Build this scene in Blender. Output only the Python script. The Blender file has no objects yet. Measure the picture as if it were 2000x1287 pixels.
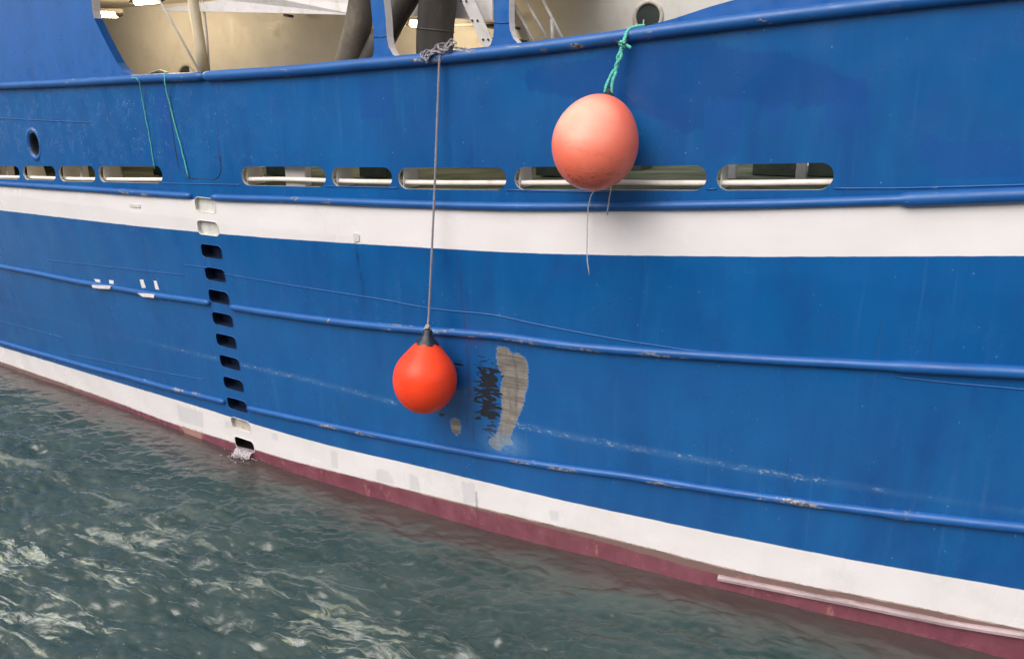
import bpy, bmesh, math, random
import numpy as np
from mathutils import Vector, Matrix
from mathutils.geometry import delaunay_2d_cdt
S = bpy.context.scene; C = S.collection
R = math.radians
random.seed(7); RNG = np.random.default_rng(11)

# ------------------------------------------------------------ camera
CAMZ, PITCH, YAW, FPX = 5.0, R(16.1), R(25), 1600.0
cam = bpy.data.cameras.new('camera'); camo = bpy.data.objects.new('camera', cam); C.objects.link(camo)
cam.sensor_width = 36; cam.lens = FPX/2000*36; cam.clip_end = 3000; cam.clip_start = .05
camo.location = (0, 0, CAMZ); camo.rotation_euler = (R(90)-PITCH, 0, YAW); S.camera = camo

# ------------------------------------------------------------ sky and sun (overcast, soft)
SUN_EL, SUN_AZ = R(48), R(200)          # azimuth measured like the sky texture's rotation
w = bpy.data.worlds.new('World'); S.world = w; w.use_nodes = True
nt = w.node_tree; bg = nt.nodes['Background']
sky = nt.nodes.new('ShaderNodeTexSky'); sky.sky_type = 'NISHITA'; sky.sun_disc = False
sky.sun_elevation = SUN_EL; sky.sun_rotation = SUN_AZ; sky.dust_density = 4; sky.air_density = 1.0; sky.ozone_density = .6
hs = nt.nodes.new('ShaderNodeHueSaturation'); hs.inputs['Saturation'].default_value = .30; hs.inputs['Value'].default_value = 1.0
nt.links.new(sky.outputs[0], hs.inputs['Color']); nt.links.new(hs.outputs[0], bg.inputs[0]); bg.inputs[1].default_value = .15
sl = bpy.data.lights.new('sun', 'SUN'); sl.energy = .9; sl.angle = R(50); sl.color = (1, .93, .88)
so = bpy.data.objects.new('sun', sl); C.objects.link(so)
sd = Vector((math.sin(SUN_AZ)*math.cos(SUN_EL), math.cos(SUN_AZ)*math.cos(SUN_EL), math.sin(SUN_EL)))
so.rotation_euler = sd.to_track_quat('Z', 'Y').to_euler(); so.location = sd*30
S.view_settings.view_transform = 'Standard'; S.view_settings.look = 'None'; S.view_settings.gamma = 1
S.view_settings.exposure = .60
S.render.engine = 'CYCLES'
S.cycles.use_denoising = True; S.cycles.max_bounces = 6; S.cycles.sample_clamp_indirect = 6

# ------------------------------------------------------------ geometry of the view and of the ship's side
def ray(px, py):
    x = (px-1000)/FPX; y = -(py-643.5)/FPX
    d = np.array([x, math.cos(PITCH)+y*math.sin(PITCH), -math.sin(PITCH)+y*math.cos(PITCH)])
    c, s = math.cos(YAW), math.sin(YAW)
    return np.array([c*d[0]-s*d[1], s*d[0]+c*d[1], d[2]])
def Tx(x):                                    # plan line of the ship's side at deck height
    u = np.clip(-np.asarray(x, float)-3, 0, None)
    return 7.62+np.where(u < 6.5, .012*u**2, .012*6.5**2+.156*(u-6.5))
def F(x, z):                                  # plating: y as a function of station and height
    x = np.asarray(x, float); z = np.asarray(z, float)
    B = .16+.026*np.clip(-x-3, 0, 8)
    t = np.clip(1-z/3.4, 0, 2)
    return Tx(x)+B*(t*.75+.25*t**2)
def hit(px, py, off=0.0):                     # the point of the plating (moved off outboard) seen at a picture point
    d = ray(px, py); lo, hi = .1, 60.0
    g = lambda t: d[1]*t-(float(F(d[0]*t, d[2]*t+CAMZ))-off)
    for _ in range(50):
        m = (lo+hi)/2
        if g(m) > 0: hi = m
        else: lo = m
    return Vector((d[0]*lo, d[1]*lo, d[2]*lo+CAMZ))
def at(px, py, Y):                            # the point on the upright plane y=Y
    d = ray(px, py); t = Y/d[1]
    return Vector((d[0]*t, Y, d[2]*t+CAMZ))
def curve(pts, smooth=.35):                   # traced line -> z(x), smooth
    P = sorted([(hit(*p).x, hit(*p).z) for p in pts])
    X = np.array([p[0] for p in P]); Z = np.array([p[1] for p in P])
    sl_, sr_ = (Z[1]-Z[0])/(X[1]-X[0]), (Z[-1]-Z[-2])/(X[-1]-X[-2])
    gx = np.arange(-34, 16, .05)
    gz = np.interp(gx, X, Z)
    gz = np.where(gx < X[0], Z[0]+sl_*.6*(gx-X[0]), gz); gz = np.where(gx > X[-1], Z[-1]+sr_*(gx-X[-1]), gz)
    k = np.exp(-.5*(np.arange(-40, 41)*.05/smooth)**2); k /= k.sum()
    gz = np.convolve(np.pad(gz, 40, mode='reflect', reflect_type='odd'), k, 'valid')
    return lambda x: np.interp(x, gx, gz)

C_cap = curve([(0,169),(155,162),(267,155),(404,150),(600,138),(705,127),(861,115),(1000,100),(1100,89),(1210,73),(1420,45.5),(1700,13),(1850,-4),(2000,-20)])
C_r1 = curve([(0,359),(186,371),(373,383),(417,386),(600,391),(850,401),(1000,404),(1200,404),(1500,399),(1700,393),(1850,387),(2000,381)])
C_w1b = curve([(0,411),(250,440),(500,463),(600,470),(850,485),(1000,494),(1200,499),(1500,502),(2000,500)])
C_r2 = curve([(0,519),(155,550),(311,577),(410,591),(453,599),(600,621),(714,634),(828,645),(926,652),(992,658),(1089,673),(1200,683),(1350,692),(1500,702),(1740,714),(2000,727)], .22)
C_r3 = curve([(0,667),(155,711),(311,752),(439,784),(486,796),(600,821),(763,854),(926,885),(1000,898),(1250,932),(1500,972),(1725,1000),(2000,1030)])
C_w2t = curve([(0,677),(120,713),(233,748),(389,794),(505,831),(650,872),(800,905),(1000,954),(1200,999),(1400,1041),(1650,1091),(2000,1152)])
C_w2b = curve([(0,706),(170,765),(340,829),(450,861),(520,886),(740,942),(1000,1006),(1175,1047),(1300,1078),(1400,1106),(1500,1130),(1650,1157),(1850,1198),(2000,1229)])
C_scum = curve([(500,880),(740,944),(1000,1012),(1175,1056),(1300,1094),(1400,1124),(1500,1142),(1650,1170),(1850,1209),(2000,1240)])

# ------------------------------------------------------------ material tools
class NT:
    def __init__(s, name, rough=.5, spec=.5):
        s.m = bpy.data.materials.new(name); s.m.use_nodes = True; s.t = s.m.node_tree; s.b = s.t.nodes['Principled BSDF']
        s.b.inputs['Roughness'].default_value = rough; s.b.inputs['Specular IOR Level'].default_value = spec
        s.co = s.n('ShaderNodeTexCoord').outputs['Object']
    def n(s, k): return s.t.nodes.new(k)
    def put(s, sock, v):
        if isinstance(v, bpy.types.NodeSocket): s.t.links.new(v, sock)
        elif isinstance(v, (tuple, list)):
            sock.default_value = (*v, 1) if len(v) == 3 and sock.type == 'RGBA' else v
        else: sock.default_value = v
    def math(s, op, a, b=0.0, clamp=False):
        n = s.n('ShaderNodeMath'); n.operation = op; n.use_clamp = clamp; s.put(n.inputs[0], a); s.put(n.inputs[1], b); return n.outputs[0]
    def mix(s, f, a, b):
        n = s.n('ShaderNodeMix'); n.data_type = 'RGBA'; s.put(n.inputs[0], f); s.put(n.inputs[6], a); s.put(n.inputs[7], b); return n.outputs[2]
    def rng(s, v, a, b, c=0.0, d=1.0):
        n = s.n('ShaderNodeMapRange'); s.put(n.inputs[0], v)
        for i, q in enumerate((a, b, c, d)): n.inputs[i+1].default_value = q
        return n.outputs[0]
    rot = 0.0
    def noise(s, scale, det=4, st=(1, 1, 1), rough=.5, dist=0.0):
        mp = s.n('ShaderNodeMapping'); mp.inputs['Rotation'].default_value = (0, 0, s.rot); s.t.links.new(s.co, mp.inputs[0]); mp.inputs['Scale'].default_value = st
        n = s.n('ShaderNodeTexNoise'); n.inputs['Scale'].default_value = scale; n.inputs['Detail'].default_value = det
        n.inputs['Roughness'].default_value = rough; n.inputs['Distortion'].default_value = dist
        s.t.links.new(mp.outputs[0], n.inputs['Vector']); return n.outputs['Fac']
    def voro(s, scale, st=(1, 1, 1), feat='F1', out='Distance'):
        mp = s.n('ShaderNodeMapping'); s.t.links.new(s.co, mp.inputs[0]); mp.inputs['Scale'].default_value = st
        n = s.n('ShaderNodeTexVoronoi'); n.feature = feat; n.inputs['Scale'].default_value = scale
        s.t.links.new(mp.outputs[0], n.inputs['Vector']); return n.outputs[out]
    def attr(s, name):
        n = s.n('ShaderNodeAttribute'); n.attribute_name = name; return n.outputs['Fac']
    def col(s, v): s.put(s.b.inputs['Base Color'], v)
    def rough(s, v): s.put(s.b.inputs['Roughness'], v)
    def bump(s, h, strength=.3, dist=.01):
        n = s.n('ShaderNodeBump'); n.inputs['Strength'].default_value = strength; n.inputs['Distance'].default_value = dist
        s.put(n.inputs['Height'], h); s.t.links.new(n.outputs[0], s.b.inputs['Normal'])
def simple(name, c, rough=.5, var=.12, scale=6, st=(1, 1, 1), metal=0.0, bump=.15, dirt=None, spec=.5):
    q = NT(name, rough, spec); n = q.noise(scale, 6, st)
    d = tuple(x*(1-var) for x in c); l = tuple(min(1, x*(1+var)) for x in c)
    cc = q.mix(q.rng(n, .3, .7), d, l)
    if dirt: cc = q.mix(q.rng(q.noise(scale*1.7, 8, st, .65), .52, .72), cc, dirt)
    q.col(cc); q.b.inputs['Metallic'].default_value = metal
    q.rough(q.rng(q.noise(scale*3, 4), .3, .7, max(.03, rough-.1), rough+.12))
    if bump: q.bump(q.noise(scale*6, 4), bump, .004)
    return q.m

BLUED = (.003, .062, .225); BLUEL = (.004, .102, .305)
WHITE = (.79, .75, .75)
def hull_paint():
    q = NT('hull_paint', .3, .55)
    edge = q.math('MULTIPLY', q.math('SUBTRACT', q.noise(9, 5), .5), .010)
    def soft(a, w=.004): return q.rng(q.math('ADD', q.attr(a), edge), -w, w)
    # blue coat with faint roller streaks and touch-ups
    st = q.noise(2.3, 7, (1.3, 1, .40), .62, .5); cl = q.noise(.5, 6, (1, 1, .8), .62, .6)
    c = q.mix(q.rng(st, .3, .72), BLUED, BLUEL); c = q.mix(q.rng(cl, .38, .64, 0, .65), c, (.004, .104, .325)); c = q.mix(q.rng(q.noise(1.3, 7, (1, 1, 1.3), .6, .8), .52, .66, 0, .35), c, (.010, .070, .265))
    c = q.mix(q.rng(q.noise(26, 3, (1.5, 1, .12), .6), .45, .8, 0, .25), c, (.014, .085, .27))
    c = q.mix(q.rng(q.noise(3.4, 7, (4.5, 1, .16), .6), .58, .74, 0, .30), c, (.045, .15, .34))
    c = q.mix(q.rng(q.noise(4.1, 8, (5, 1, .14), .65), .62, .74, 0, .40), c, (.012, .045, .15))
    # repaint patches
    dn = q.math('MULTIPLY', q.math('SUBTRACT', q.noise(14, 6, (1.8, 1, .3), .65), .5), .16)
    c = q.mix(q.math('MULTIPLY', q.rng(q.math('ADD', q.attr('dark'), dn), -.01, .02), .62), c, (.005, .056, .225))
    c = q.mix(q.math('MULTIPLY', q.rng(q.math('ADD', q.attr('block'), q.math('MULTIPLY', dn, .12)), -.006, .006), .5), c, (.008, .066, .28))
    c = q.mix(q.math('MULTIPLY', q.attr('grime'), q.rng(q.noise(7, 8, (2.6, 1, .5), .7), .46, .66, 0, .8)), c, (.010, .022, .055))
    # little chips
    v = q.voro(13, (1, 1, .7)); pick = q.rng(q.noise(4.2, 3), .52, .60)
    c = q.mix(q.math('MULTIPLY', q.math('MULTIPLY', q.rng(v, .05, .085, 1, 0), pick), q.rng(q.attr('speck'), .1, .4, .5, .9)), c, (.28, .42, .62))
    v2 = q.noise(30, 4, (1.5, 1, .8), .6, 1.5); rz = q.rng(v2, .57, .65)
    rz = q.math('MULTIPLY', rz, q.math('MULTIPLY', q.attr('speck'), q.rng(q.noise(5, 5), .44, .56)))
    c = q.mix(q.math('MULTIPLY', rz, .7), c, (.14, .30, .56))
    # long scuff line
    sn = q.noise(22, 7, (.7, 1, 1.8), .75); scf = q.math('MULTIPLY', q.rng(q.attr('scuff'), .25, .5), q.rng(sn, .56, .60)); scf = q.math('MULTIPLY', scf, q.rng(q.noise(3, 3), .38, .55))
    hz = q.math('MULTIPLY', q.attr('scuff'), q.rng(q.noise(6, 6, (.5, 1, 1.5), .7), .35, .65, .15, .5))
    c = q.mix(hz, c, (.085, .19, .38)); c = q.mix(q.math('MULTIPLY', scf, .75), c, (.34, .44, .50))
    # white bands
    wn = q.mix(q.rng(q.noise(1.4, 6, (1, 1, 2), .6), .35, .7), WHITE, (.74, .69, .675))
    wn = q.mix(q.rng(q.noise(24, 5, (2, 1, .12), .6), .60, .80, 0, .30), wn, (.66, .60, .53))
    c = q.mix(soft('white_a', .003), c, wn)
    wd = q.mix(q.rng(q.noise(3.0, 8, (1, 1, .8), .7), .5, .75, 0, .55), wn, (.60, .60, .55))
    wd = q.mix(q.math('MULTIPLY', q.rng(q.math('ADD', q.attr('pale'), q.math('MULTIPLY', dn, .45)), -.012, .012), .45), wd, (.50, .50, .52))
    wd = q.mix(q.rng(q.noise(30, 4, (1.6, 1, .1), .6), .62, .8, 0, .4), wd, (.60, .52, .40))
    c = q.mix(soft('white_b', .004), c, wd)
    # antifouling red, scum line
    rn = q.mix(q.rng(q.noise(5, 7, (1, 1, .6), .65), .35, .7), (.155, .042, .060), (.225, .072, .095))
    rn = q.mix(q.rng(q.noise(2.2, 6), .5, .75, 0, .5), rn, (.13, .035, .045))
    c = q.mix(soft('red', .006), c, rn)
    sc = q.rng(q.math('ADD', q.attr('scum'), q.math('MULTIPLY', q.math('SUBTRACT', q.noise(20, 6, (1, 1, 1), .7), .5), .06)), -.008, .010)
    c = q.mix(q.math('MULTIPLY', sc, .9), c, (.19, .125, .105))
    eg = q.math('ABSOLUTE', q.math('ADD', q.attr('red'), q.math('MULTIPLY', q.math('SUBTRACT', q.noise(6, 5), .5), .03)))
    c = q.mix(q.math('MULTIPLY', q.rng(eg, .006, .012, 1, 0), q.rng(q.noise(9, 8, (.4, 1, 1), .7), .46, .54, 0, .8)), c, (.50, .38, .33))
    c = q.mix(q.math('MULTIPLY', q.rng(q.attr('red'), .01, .05), q.rng(q.noise(6, 9, (1, 1, .35), .72), .60, .66, 0, .7)), c, (.36, .15, .13))
    # wet, dark band the lapping water leaves
    c = q.mix(q.math('MULTIPLY', q.rng(q.math('ADD', q.attr('rawred'), dn), -.01, .02), .75), c, (.42, .24, .19))
    # bare metal and black rubber smears
    bn = q.mix(q.rng(q.noise(7, 9, (.22, 1, 3.4), .75), .36, .66), (.10, .088, .076), (.33, .30, .26)); bn = q.mix(q.rng(q.noise(6, 5, (2.2, 1, .5), .6, .6), .46, .60, 0, .7), bn, (.15, .13, .11))
    bn = q.mix(q.rng(q.noise(20, 6, (.12, 1, 4), .7), .58, .70, 0, .8), bn, (.44, .40, .35))
    jag = q.math('MULTIPLY', q.math('SUBTRACT', q.noise(16, 8, (.6, 1, 2.5), .78), .5), .11)
    bs = q.math('ADD', q.attr('bare'), jag)
    c = q.mix(q.rng(q.math('ABSOLUTE', q.math('SUBTRACT', bs, -.006)), .003, .009, .30, 0), c, (.50, .52, .52))
    bm = q.rng(bs, -.003, .003); c = q.mix(bm, c, bn)
    kn = q.noise(4.6, 4, (.8, 1, 2.3), .42, 2.6)
    km = q.math('MULTIPLY', q.rng(q.math('ADD', q.attr('black'), q.math('MULTIPLY', q.math('SUBTRACT', kn, .565), .8)), -.003, .004), q.rng(q.attr('black'), -.03, -.01))
    c = q.mix(km, c, (.012, .014, .024))
    c = q.mix(q.math('MULTIPLY', q.attr('halo'), q.rng(sn, .30, .62, .15, .7)), c, (.16, .33, .55))
    c = q.mix(q.rng(q.math('ADD', q.attr('seam'), q.math('MULTIPLY', q.math('SUBTRACT', q.noise(7, 5), .5), .03)), .005, .022, .42, 0), c, (.03, .03, .05))
    q.col(c)
    ro = q.math('ADD', q.rng(q.noise(2.5, 5),   .3, .7, .19, .30), q.math('MULTIPLY', bm, .3)); q.rough(ro)
    h = q.math('ADD', q.math('MULTIPLY', q.noise(.9, 2, (1, 1, .8)), 1.2), q.math('MULTIPLY', q.noise(70, 3), .035))
    h = q.math('ADD', h, q.math('MULTIPLY', rz, .08)); q.bump(h, .28, .02)
    return q.m
def rail_paint():
    q = NT('rail_paint', .42)
    c = q.mix(q.rng(q.noise(2.5, 5), .3, .7), (.006, .076, .27), (.009, .102, .33))
    ch = q.math('MULTIPLY', q.rng(q.noise(7, 9, (.45, 1, 2.2), .74), .575, .60), q.rng(q.noise(.9, 2), .56, .62))
    ch = q.math('MAXIMUM', ch, q.rng(q.math('ADD', q.math('MULTIPLY', q.attr('chip'), .26), q.noise(13, 9, (.45, 1, 2.0), .74)), .66, .69))
    ch = q.math('MAXIMUM', ch, q.rng(q.noise(9, 9, (.5, 1, 2), .7), .68, .70))
    c = q.mix(q.math('MULTIPLY', ch, .9), c, q.mix(q.rng(q.noise(30, 3), .4, .6), (.07, .055, .045), (.36, .36, .37)))
    q.col(c); q.rough(q.rng(q.noise(8, 5), .3, .7, .36, .52)); q.bump(q.noise(18, 4, (.6, 1, 1)), .25, .006)
    return q.m
def buoy_mat(name, a, b, chalk):
    q = NT(name, .42, .3); q.b.inputs['Subsurface Weight'].default_value = .0
    c = q.mix(q.rng(q.noise(2.2, 5, dist=.6), .35, .65), a, b)
    if chalk: c = q.mix(q.math('MULTIPLY', q.rng(q.attr('fade'), .0, 1.0), q.rng(q.noise(3.5, 5), .25, .6, .6, 1)), c, chalk)
    c = q.mix(q.rng(q.noise(26, 8, (1, 1, 2), .75), .66, .72, 0, .75), c, tuple(x*.35 for x in b))
    c = q.mix(q.math('MULTIPLY', q.attr('wear'), q.rng(q.noise(16, 8, (1, 1, 2.5), .75), .50, .60, 0, .8)), c, tuple(x*.30 for x in b))
    c = q.mix(q.rng(q.noise(5, 6, (1, 1, 3), .7), .55, .75, 0, .25), c, tuple(x*.6 for x in b))
    q.b.inputs['Subsurface Weight'].default_value = .25; q.b.inputs['Subsurface Radius'].default_value = (.12, .03, .015); q.b.inputs['Subsurface Scale'].default_value = .5
    q.col(c); q.rough(q.rng(q.noise(9, 5), .3, .7, .33, .5)); q.bump(q.noise(60, 3), .12, .003)
    return q.m
M = {}
M['hull'] = hull_paint(); M['rail'] = rail_paint()
M['blue'] = simple('blue_paint', (.010, .100, .345), .35, .12, 3, (1, 1, .5))
M['blue_in'] = simple('blue_paint_matt', (.006, .07, .25), .75, .12, 3, spec=.1)
M['white'] = simple('white_paint', (.76, .71, .69), .4, .05, 5, dirt=(.6, .53, .43))
M['matt'] = simple('matt_white', (.80, .74, .69), .85, .05, 5, dirt=(.66, .58, .5), spec=.15)
M['tan'] = simple('tan_paint', (.62, .52, .36), .5, .08, 4)  # cream paint, the lamps' warm glow tinted into its colour
M['cream'] = simple('cream_paint', (.60, .575, .535), .45, .05, 3, dirt=(.55, .51, .46), bump=.05)
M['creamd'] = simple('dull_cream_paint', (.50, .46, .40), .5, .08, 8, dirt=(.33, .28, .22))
M['warmw'] = simple('recess_white', (.60, .585, .55), .5, .08, 8, dirt=(.45, .40, .30))
M['rust'] = simple('recess_rusty', (.46, .43, .37), .6, .12, 14, dirt=(.32, .20, .09))
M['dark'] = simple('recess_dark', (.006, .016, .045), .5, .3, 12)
M['wetdark'] = simple('discharge_dark', (.012, .010, .012), .3, .3, 12)
M['duct'] = simple('duct_rubber', (.11, .092, .070), .6, .35, 4, (1, 1, .4), dirt=(.21, .17, .125))
M['ductd'] = simple('duct_dark', (.050, .041, .033), .5, .35, 4, (1, 1, .4), dirt=(.10, .082, .062))
M['alu'] = simple('grey_metal', (.58, .55, .52), .45, .1, 9, metal=.1)
M['steeld'] = simple('dark_metal', (.05, .045, .04), .5, .2, 9)
M['black'] = simple('black_rubber', (.016, .018, .028), .45, .3, 20)
M['ropeg'] = simple('green_rope', (.10, .52, .40), .75, .3, 60, dirt=(.30, .66, .55), bump=.5)
M['ropeg2'] = simple('thin_green_rope', (.10, .42, .36), .75, .3, 40, bump=.3)
M['ropegrey'] = simple('grey_rope', (.30, .27, .29), .85, .35, 70, dirt=(.15, .13, .15), bump=.6)
M['ropebeige'] = simple('beige_rope', (.42, .36, .32), .85, .3, 70, dirt=(.2, .16, .14), bump=.6)
M['string'] = simple('pale_string', (.46, .42, .42), .8, .2, 60)
M['buoyA'] = buoy_mat('orange_float', (.95, .072, .018), (.86, .050, .015), None)
M['buoyB'] = buoy_mat('faded_float', (.90, .215, .135), (.86, .165, .100), (.92, .42, .31))
M['slime'] = simple('pink_bar', (.33, .245, .25), .5, .2, 5, (.4, 1, 3), dirt=(.17, .09, .095))
M['glassd'] = simple('porthole_glass', (.05, .06, .055), .08, .2, 3, bump=0)
def deck_mat():
    q = NT('deck_paint', .8, .15)
    c = q.mix(q.rng(q.noise(1.6, 6, (1, 2.4, 1), .6), .40, .60), (.028, .045, .026), (.10, .11, .075))
    c = q.mix(q.rng(q.noise(5, 8, (.4, 3, 1), .7), .5, .7, 0, .5), c, (.20, .20, .15)); q.col(c)
    q.rough(.85); return q.m
M['deck'] = deck_mat()
M['hatch'] = simple('hatch_paint', (.030, .042, .028), .7, .3, 7, dirt=(.06, .07, .05))
def lamp_mat():
    q = NT('lamp_lens', .3); q.col((.9, .85, .75)); q.put(q.b.inputs['Emission Color'], (1, .86, .66)); q.b.inputs['Emission Strength'].default_value = 14; return q.m
M['lens'] = lamp_mat()

# ------------------------------------------------------------ mesh tools
def mesh(name, verts, faces, mats, parent=None, smooth=True, mi=None):
    me = bpy.data.meshes.new(name); me.from_pydata([tuple(v) for v in verts], [], faces)
    for m in (mats if isinstance(mats, list) else [mats]): me.materials.append(m)
    if mi is not None: me.polygons.foreach_set('material_index', mi)
    if smooth: me.polygons.foreach_set('use_smooth', [True]*len(me.polygons))
    me.update(); o = bpy.data.objects.new(name, me); C.objects.link(o)
    if parent is not None: o.parent = parent
    return o
def from_bm(name, bm, mats, parent=None, smooth=False, loc=None):
    me = bpy.data.meshes.new(name); bmesh.ops.recalc_face_normals(bm, faces=bm.faces); bm.to_mesh(me); bm.free()
    for m in (mats if isinstance(mats, list) else [mats]): me.materials.append(m)
    if smooth: me.polygons.foreach_set('use_smooth', [True]*len(me.polygons))
    o = bpy.data.objects.new(name, me); C.objects.link(o)
    if parent is not None: o.parent = parent
    return o
def box_bm(bm, c, s, rot=None, bev=0.0):
    r = bmesh.ops.create_cube(bm, size=1); vs = r['verts']
    bmesh.ops.scale(bm, vec=s, verts=vs)
    if bev:
        es = list({e for v in vs for e in v.link_edges})
        rr = bmesh.ops.bevel(bm, geom=es, offset=bev, segments=2, affect='EDGES'); vs = list({v for f in rr['faces'] for v in f.verts} | {v for v in vs if v.is_valid})
    if rot is not None: bmesh.ops.rotate(bm, cent=(0, 0, 0), matrix=rot, verts=vs)
    bmesh.ops.translate(bm, vec=c, verts=vs)
def box(name, c, s, mat, parent=None, rot=None, bev=.006):
    bm = bmesh.new(); box_bm(bm, c, s, rot, bev); return from_bm(name, bm, mat, parent)
def tube_geo(pts, r, n=10, caps=True, squash=None):
    P = [Vector(p) for p in pts]; k = len(P); rr = r if hasattr(r, '__len__') else [r]*k
    V = []; Fc = []; up = Vector((0, -1, 0)); prev = None
    for i in range(k):
        t = (P[min(i+1, k-1)]-P[max(i-1, 0)]).normalized()
        if prev is None:
            a = t.orthogonal().normalized() if abs(t.dot(up)) > .95 else (up-t*up.dot(t)).normalized()
        else: a = (prev-t*prev.dot(t)).normalized()
        prev = a; b = t.cross(a)
        for j in range(n):
            an = 2*math.pi*j/n; V.append(P[i]+(a*math.cos(an)+b*math.sin(an))*rr[i])
    for i in range(k-1):
        for j in range(n):
            Fc.append((i*n+j, i*n+(j+1) % n, (i+1)*n+(j+1) % n, (i+1)*n+j))
    if caps: Fc.append(tuple(range(n))[::-1]); Fc.append(tuple(range((k-1)*n, k*n)))
    return V, Fc
def tube(name, pts, r, mat, parent=None, n=10):
    V, Fc = tube_geo(pts, r, n); return mesh(name, V, Fc, mat, parent)
def merge(parts):
    V = []; Fc = []
    for v, f in parts:
        o = len(V); V += list(v); Fc += [tuple(i+o for i in q) for q in f]
    return V, Fc
def resample(pts, step):
    P = [Vector(p) for p in pts]; out = [P[0]]
    for a, b in zip(P, P[1:]):
        n = max(1, int((b-a).length/step))
        for i in range(1, n+1): out.append(a.lerp(b, i/n))
    return out
def smoothp(pts, it=3, step=None):
    P = resample(pts, step) if step else [Vector(p) for p in pts]
    for _ in range(it): P = [P[0]]+[(P[i-1]+P[i]*2+P[i+1])/4 for i in range(1, len(P)-1)]+[P[-1]]
    return P
def inpoly(x, z, poly):
    c = np.zeros(np.shape(x), bool); n = len(poly)
    for i in range(n):
        x1, z1 = poly[i]; x2, z2 = poly[(i+1) % n]
        if z1 == z2: continue
        k = ((z1 > z) != (z2 > z)) & (x < (x2-x1)*(z-z1)/(z2-z1)+x1); c ^= k
    return c
def sdist(x, z, poly, closed=True):           # signed distance (+ inside) to a polygon, or distance to a polyline
    d = np.full(np.shape(x), 1e9); n = len(poly)
    for i in range(n if closed else n-1):
        a = np.array(poly[i]); b = np.array(poly[(i+1) % n]); ab = b-a; L = max((ab**2).sum(), 1e-12)
        t = np.clip(((x-a[0])*ab[0]+(z-a[1])*ab[1])/L, 0, 1)
        d = np.minimum(d, np.hypot(x-a[0]-t*ab[0], z-a[1]-t*ab[1]))
    if not closed: return d
    return np.where(inpoly(x, z, poly), d, -d)
def hp(pts): return [(hit(*p).x, hit(*p).z) for p in pts]
def tag(o, label=None, cat=None, group=None, kind=None):
    if label: o['label'] = label
    if cat: o['category'] = cat
    if group: o['group'] = group
    if kind: o['kind'] = kind
    return o
def empty(name, loc=(0, 0, 0)):
    o = bpy.data.objects.new(name, None); o.location = loc; o.empty_display_size = .2; C.objects.link(o); return o

# ------------------------------------------------------------ the ship
ship = empty('fishing_vessel', (0, 0, 0))
tag(ship, 'large blue steel fishing vessel with white and red bands lying alongside in the water', 'ship')

# openings in the plating, each a world-space outline in (x, z)
def stadium(x0, x1, z0, z1, r=None, n=8):
    r = r if r else (z1-z0)/2-.002; r = min(r, (x1-x0)/2-.002, (z1-z0)/2-.002); out = []
    for cx, cz, a0 in ((x1-r, z1-r, 0), (x0+r, z1-r, 90), (x0+r, z0+r, 180), (x1-r, z0+r, 270)):
        for i in range(n+1):
            a = R(a0+90*i/n); out.append((cx+r*math.cos(a), cz+r*math.sin(a)))
    return out
slots_px = [(-26,38,325,350,337),(45,108,325,352,338),(115,186,325,355,340),(193,317,325,357,341),(472,636,326,364,345),(648,766,327,366,347),(778,989,328,371,350),(1005,1380,326,373,350),(1400,1628,320,372,346)]
slots = []
for a, b, t, u, m in slots_px:
    xa, xb = hit(a, m).x, hit(b, m).x; mx = (a+b)/2; slots.append((xa, xb, hit(mx, u).z, hit(mx, t).z))
lad_px = [(402,401),(408,446),(415,492),(422,537),(430,581),(437,625),(444,667),(451,709),(458,751),(464,791),(471,830),(478,868)]
LX = -8.06; lad = [float(hit(*p).z) for p in lad_px]
lw = (hit(435, 492).x-hit(395.5, 492).x)/2; lh = .094
fl = [hit(68, 282)]; flx, flz = fl[0].x, fl[0].z
holes = []   # outline, kind
C_sl = curve([(0,337.5),(45,338),(150,340),(316,342),(472,344),(636,346),(780,348.5),(989,350),(1200,350.5),(1380,349),(1400,348.5),(1628,346),(1900,342)])
for s in slots:
    xm = (s[0]+s[1])/2; holes.append(([(x, z+float(C_sl(x))-float(C_sl(xm))) for x, z in stadium(*s, n=7)], 'slot'))
for i, z in enumerate(lad): holes.append((stadium(LX-lw, LX+lw, z-lh, z+lh, .06, 5), 'lad%d' % i))
def oval(cx, cz, a, b, n=28): return [(cx+a*math.cos(2*math.pi*i/n), cz+b*math.sin(2*math.pi*i/n)) for i in range(n)]
FLA, FLB = .135, .20
holes.append((oval(flx, flz, FLA, FLB), 'fair'))

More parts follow.
